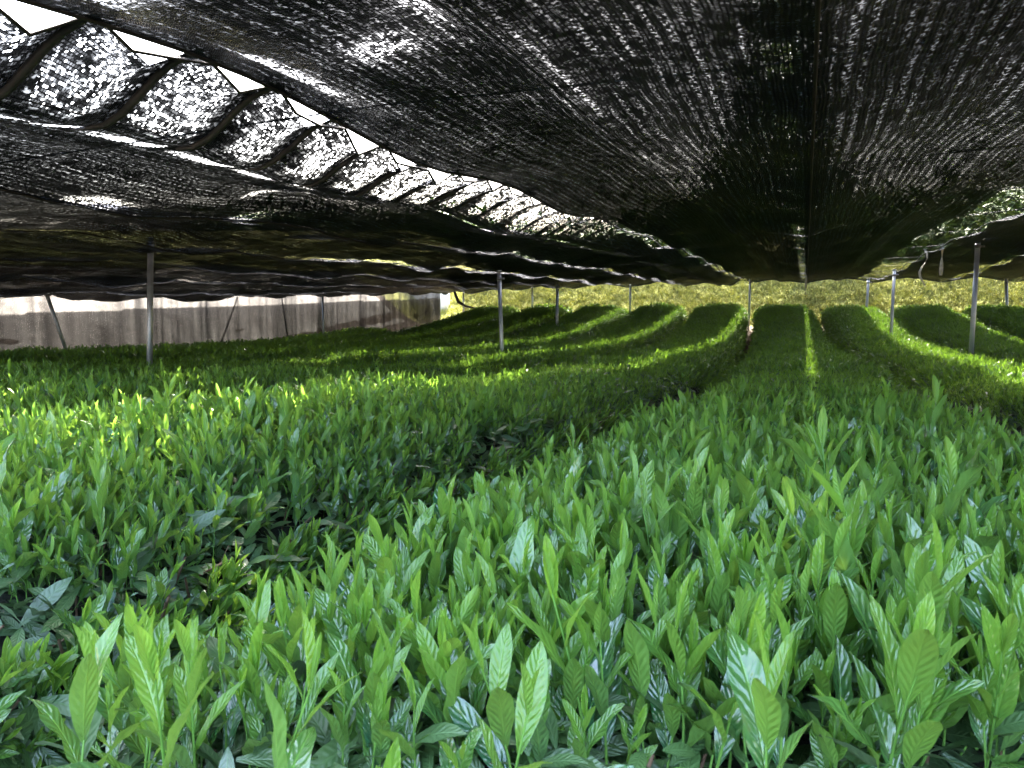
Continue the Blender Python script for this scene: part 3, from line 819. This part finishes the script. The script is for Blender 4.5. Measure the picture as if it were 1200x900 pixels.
# straps and ties hanging from the net
def strap(pts, w, mat, label, cat='strap', name='hanging_strap'):
    b = MB(); V = []; n = len(pts)
    for i, p in enumerate(pts):
        a = i * .55; d = Vector((math.cos(a), math.sin(a), 0)) * w / 2; e = Vector((-math.sin(a), math.cos(a), 0)) * .002
        p = Vector(p); V += [p - d - e, p + d - e, p + d + e, p - d + e]
    F = []
    for i in range(n - 1):
        for j in range(4): F.append((i * 4 + j, i * 4 + (j + 1) % 4, (i + 1) * 4 + (j + 1) % 4, (i + 1) * 4 + j))
    F += [(3, 2, 1, 0), tuple(range(n * 4 - 4, n * 4))]
    b.add(V, F); return b.build(name, mat, smooth=False, label=label, cat=cat)
strap([(1.70 + .05 * math.sin(i * .9), 14.2, CZ + .72 - .072 * i) for i in range(9)], .035, M_STRAP, 'curled pale strap hanging from the net left of the bent arm pole')
strap([(1.98, 14.4, CZ + .80 - .07 * i) for i in range(8)], .055, M_STRAP, 'straight pale strap hanging right beside the curled one')
strap([(-.02, 19.5, CZ + .62 - .06 * i) for i in range(11)], .05, M_STRAP, 'pale strap hanging at the far end of the central seam')
strap([(-7.35, 20.5, CZ + .35 - .04 * i) for i in range(6)], .07, M_STRAP, 'short pale tie hanging from the net between the two middle poles')
strap([(-9.6, 19.0, CZ + .18 - .03 * i) for i in range(5)], .05, M_STRAP, 'small pale tie under the net above the far end of the side net')
b = MB(); b.tube([(-10.95, 24.6, CZ + .30), (-10.85, 24.6, CZ + .0), (-10.75, 24.6, CZ - .22), (-10.5, 24.6, CZ - .36), (-10.1, 24.6, CZ - .43)], [.035, .05, .06, .04, .02], 8)
b.build('hanging_strap', M_CORD, label='black rolled net end hanging in a curve at the left corner', cat='strap')
# dark leaning posts outside the side net
for (y, z0, dy, lab) in ((14.6, .9, .9, 'dark post leaning outside the side net, nearer and thicker of two'), (17.0, .8, -.4, 'thinner dark post leaning the other way farther along outside the side net')):
    b = MB(); g = CZ + G(y)
    b.tube([(-12.0, y - dy, g), (-12.05, y, g + .6), (-12.0, y + dy * .8, CZ + .3)], [.022, .02, .016], 8)
    b.build('leaning_post', M_DARKPOST, label=lab, cat='post', group='dark posts outside the side net')
# low pale kerb wall at the foot of the bank by the left corner
b = MB(); b.box((-13.3, 27.0, CZ - .2), (2.2, .25, 1.1)); b.build('concrete_wall', M_CONC, label='pale concrete block glimpsed through the left corner of the nets', cat='wall')

# tufts of dry grass on the face of the bank
def tuft(r):
    b = MB()
    for _ in range(26):
        a = r.uniform(0, 6.28); d = Vector((math.cos(a), math.sin(a), 0)); h = r.uniform(.10, .30); o = Vector((r.gauss(0, .06), r.gauss(0, .06), -.02)); w = Vector((-d.y, d.x, 0)) * .009
        t1 = o + d * h * .25 + Vector((0, 0, h * .7)); t2 = o + d * h * r.uniform(.5, .9) + Vector((0, 0, h))
        b.add([o - w, o + w, t1 + w, t1 - w, t2], [(0, 1, 2, 3), (3, 2, 4)])
    return b.mesh('tuft', [M_GRASS], False)
rg = random.Random(21)
C_TUFT = proto_collection('tuft', [tuft(rg) for _ in range(6)])
pts = []
for _ in range(9000):
    x = rg.uniform(-13, 8); y = rg.uniform(25.9, 29.8)
    pts.append(((x, y, bankz(x, y)), (rg.gauss(0, .2) + .3, rg.gauss(0, .2), rg.uniform(0, 6.28)), rg.uniform(.5, 1.1), rg.randrange(6)))
scatter('bank_grass', C_TUFT, pts, kind='stuff', label='tufts of yellow dry grass on the bank behind the end net', cat='grass')

# ------------------------------------------------------------------ trees on the hill behind
lmT = []
rr = random.Random(4)
def tree_clump(r):
    lm = LeafMesh()
    for _ in range(70):
        d = Vector((r.gauss(0, 1), r.gauss(0, 1), r.gauss(0, .8))).normalized() * r.uniform(.3, 1) 
        lm.leaf(GEO_XL[0], frame(d, r.uniform(0, 6.28), R(r.uniform(-60, 60)), r.uniform(-1, 1), r.uniform(3, 6)), r.random())
    return lm.mesh('tree_clump', [M_TREE])
C_TREE = proto_collection('tree_clump', [tree_clump(rr) for _ in range(4)])
pts = []
for _ in range(2600):
    x = rr.uniform(-30, 34); y = 33 + abs(rr.gauss(0, 9))
    hh = (1.0 + 1.5 * rr.random() + 9.5 * math.exp(-((x + 1.5 + (y - 38) * .05) / 1.5) ** 2)) * (.12 + .88 * smooth(-17, -3, x))
    pts.append(((x, y, ground_z(x, y) + rr.uniform(.1, 1) * hh), (0, 0, rr.uniform(0, 6)), rr.uniform(.9, 1.7), rr.randrange(4)))
scatter('hillside_wood', C_TREE, pts, kind='stuff', label='sunlit wood on the hill behind, glimpsed through the roof seam', cat='wood')
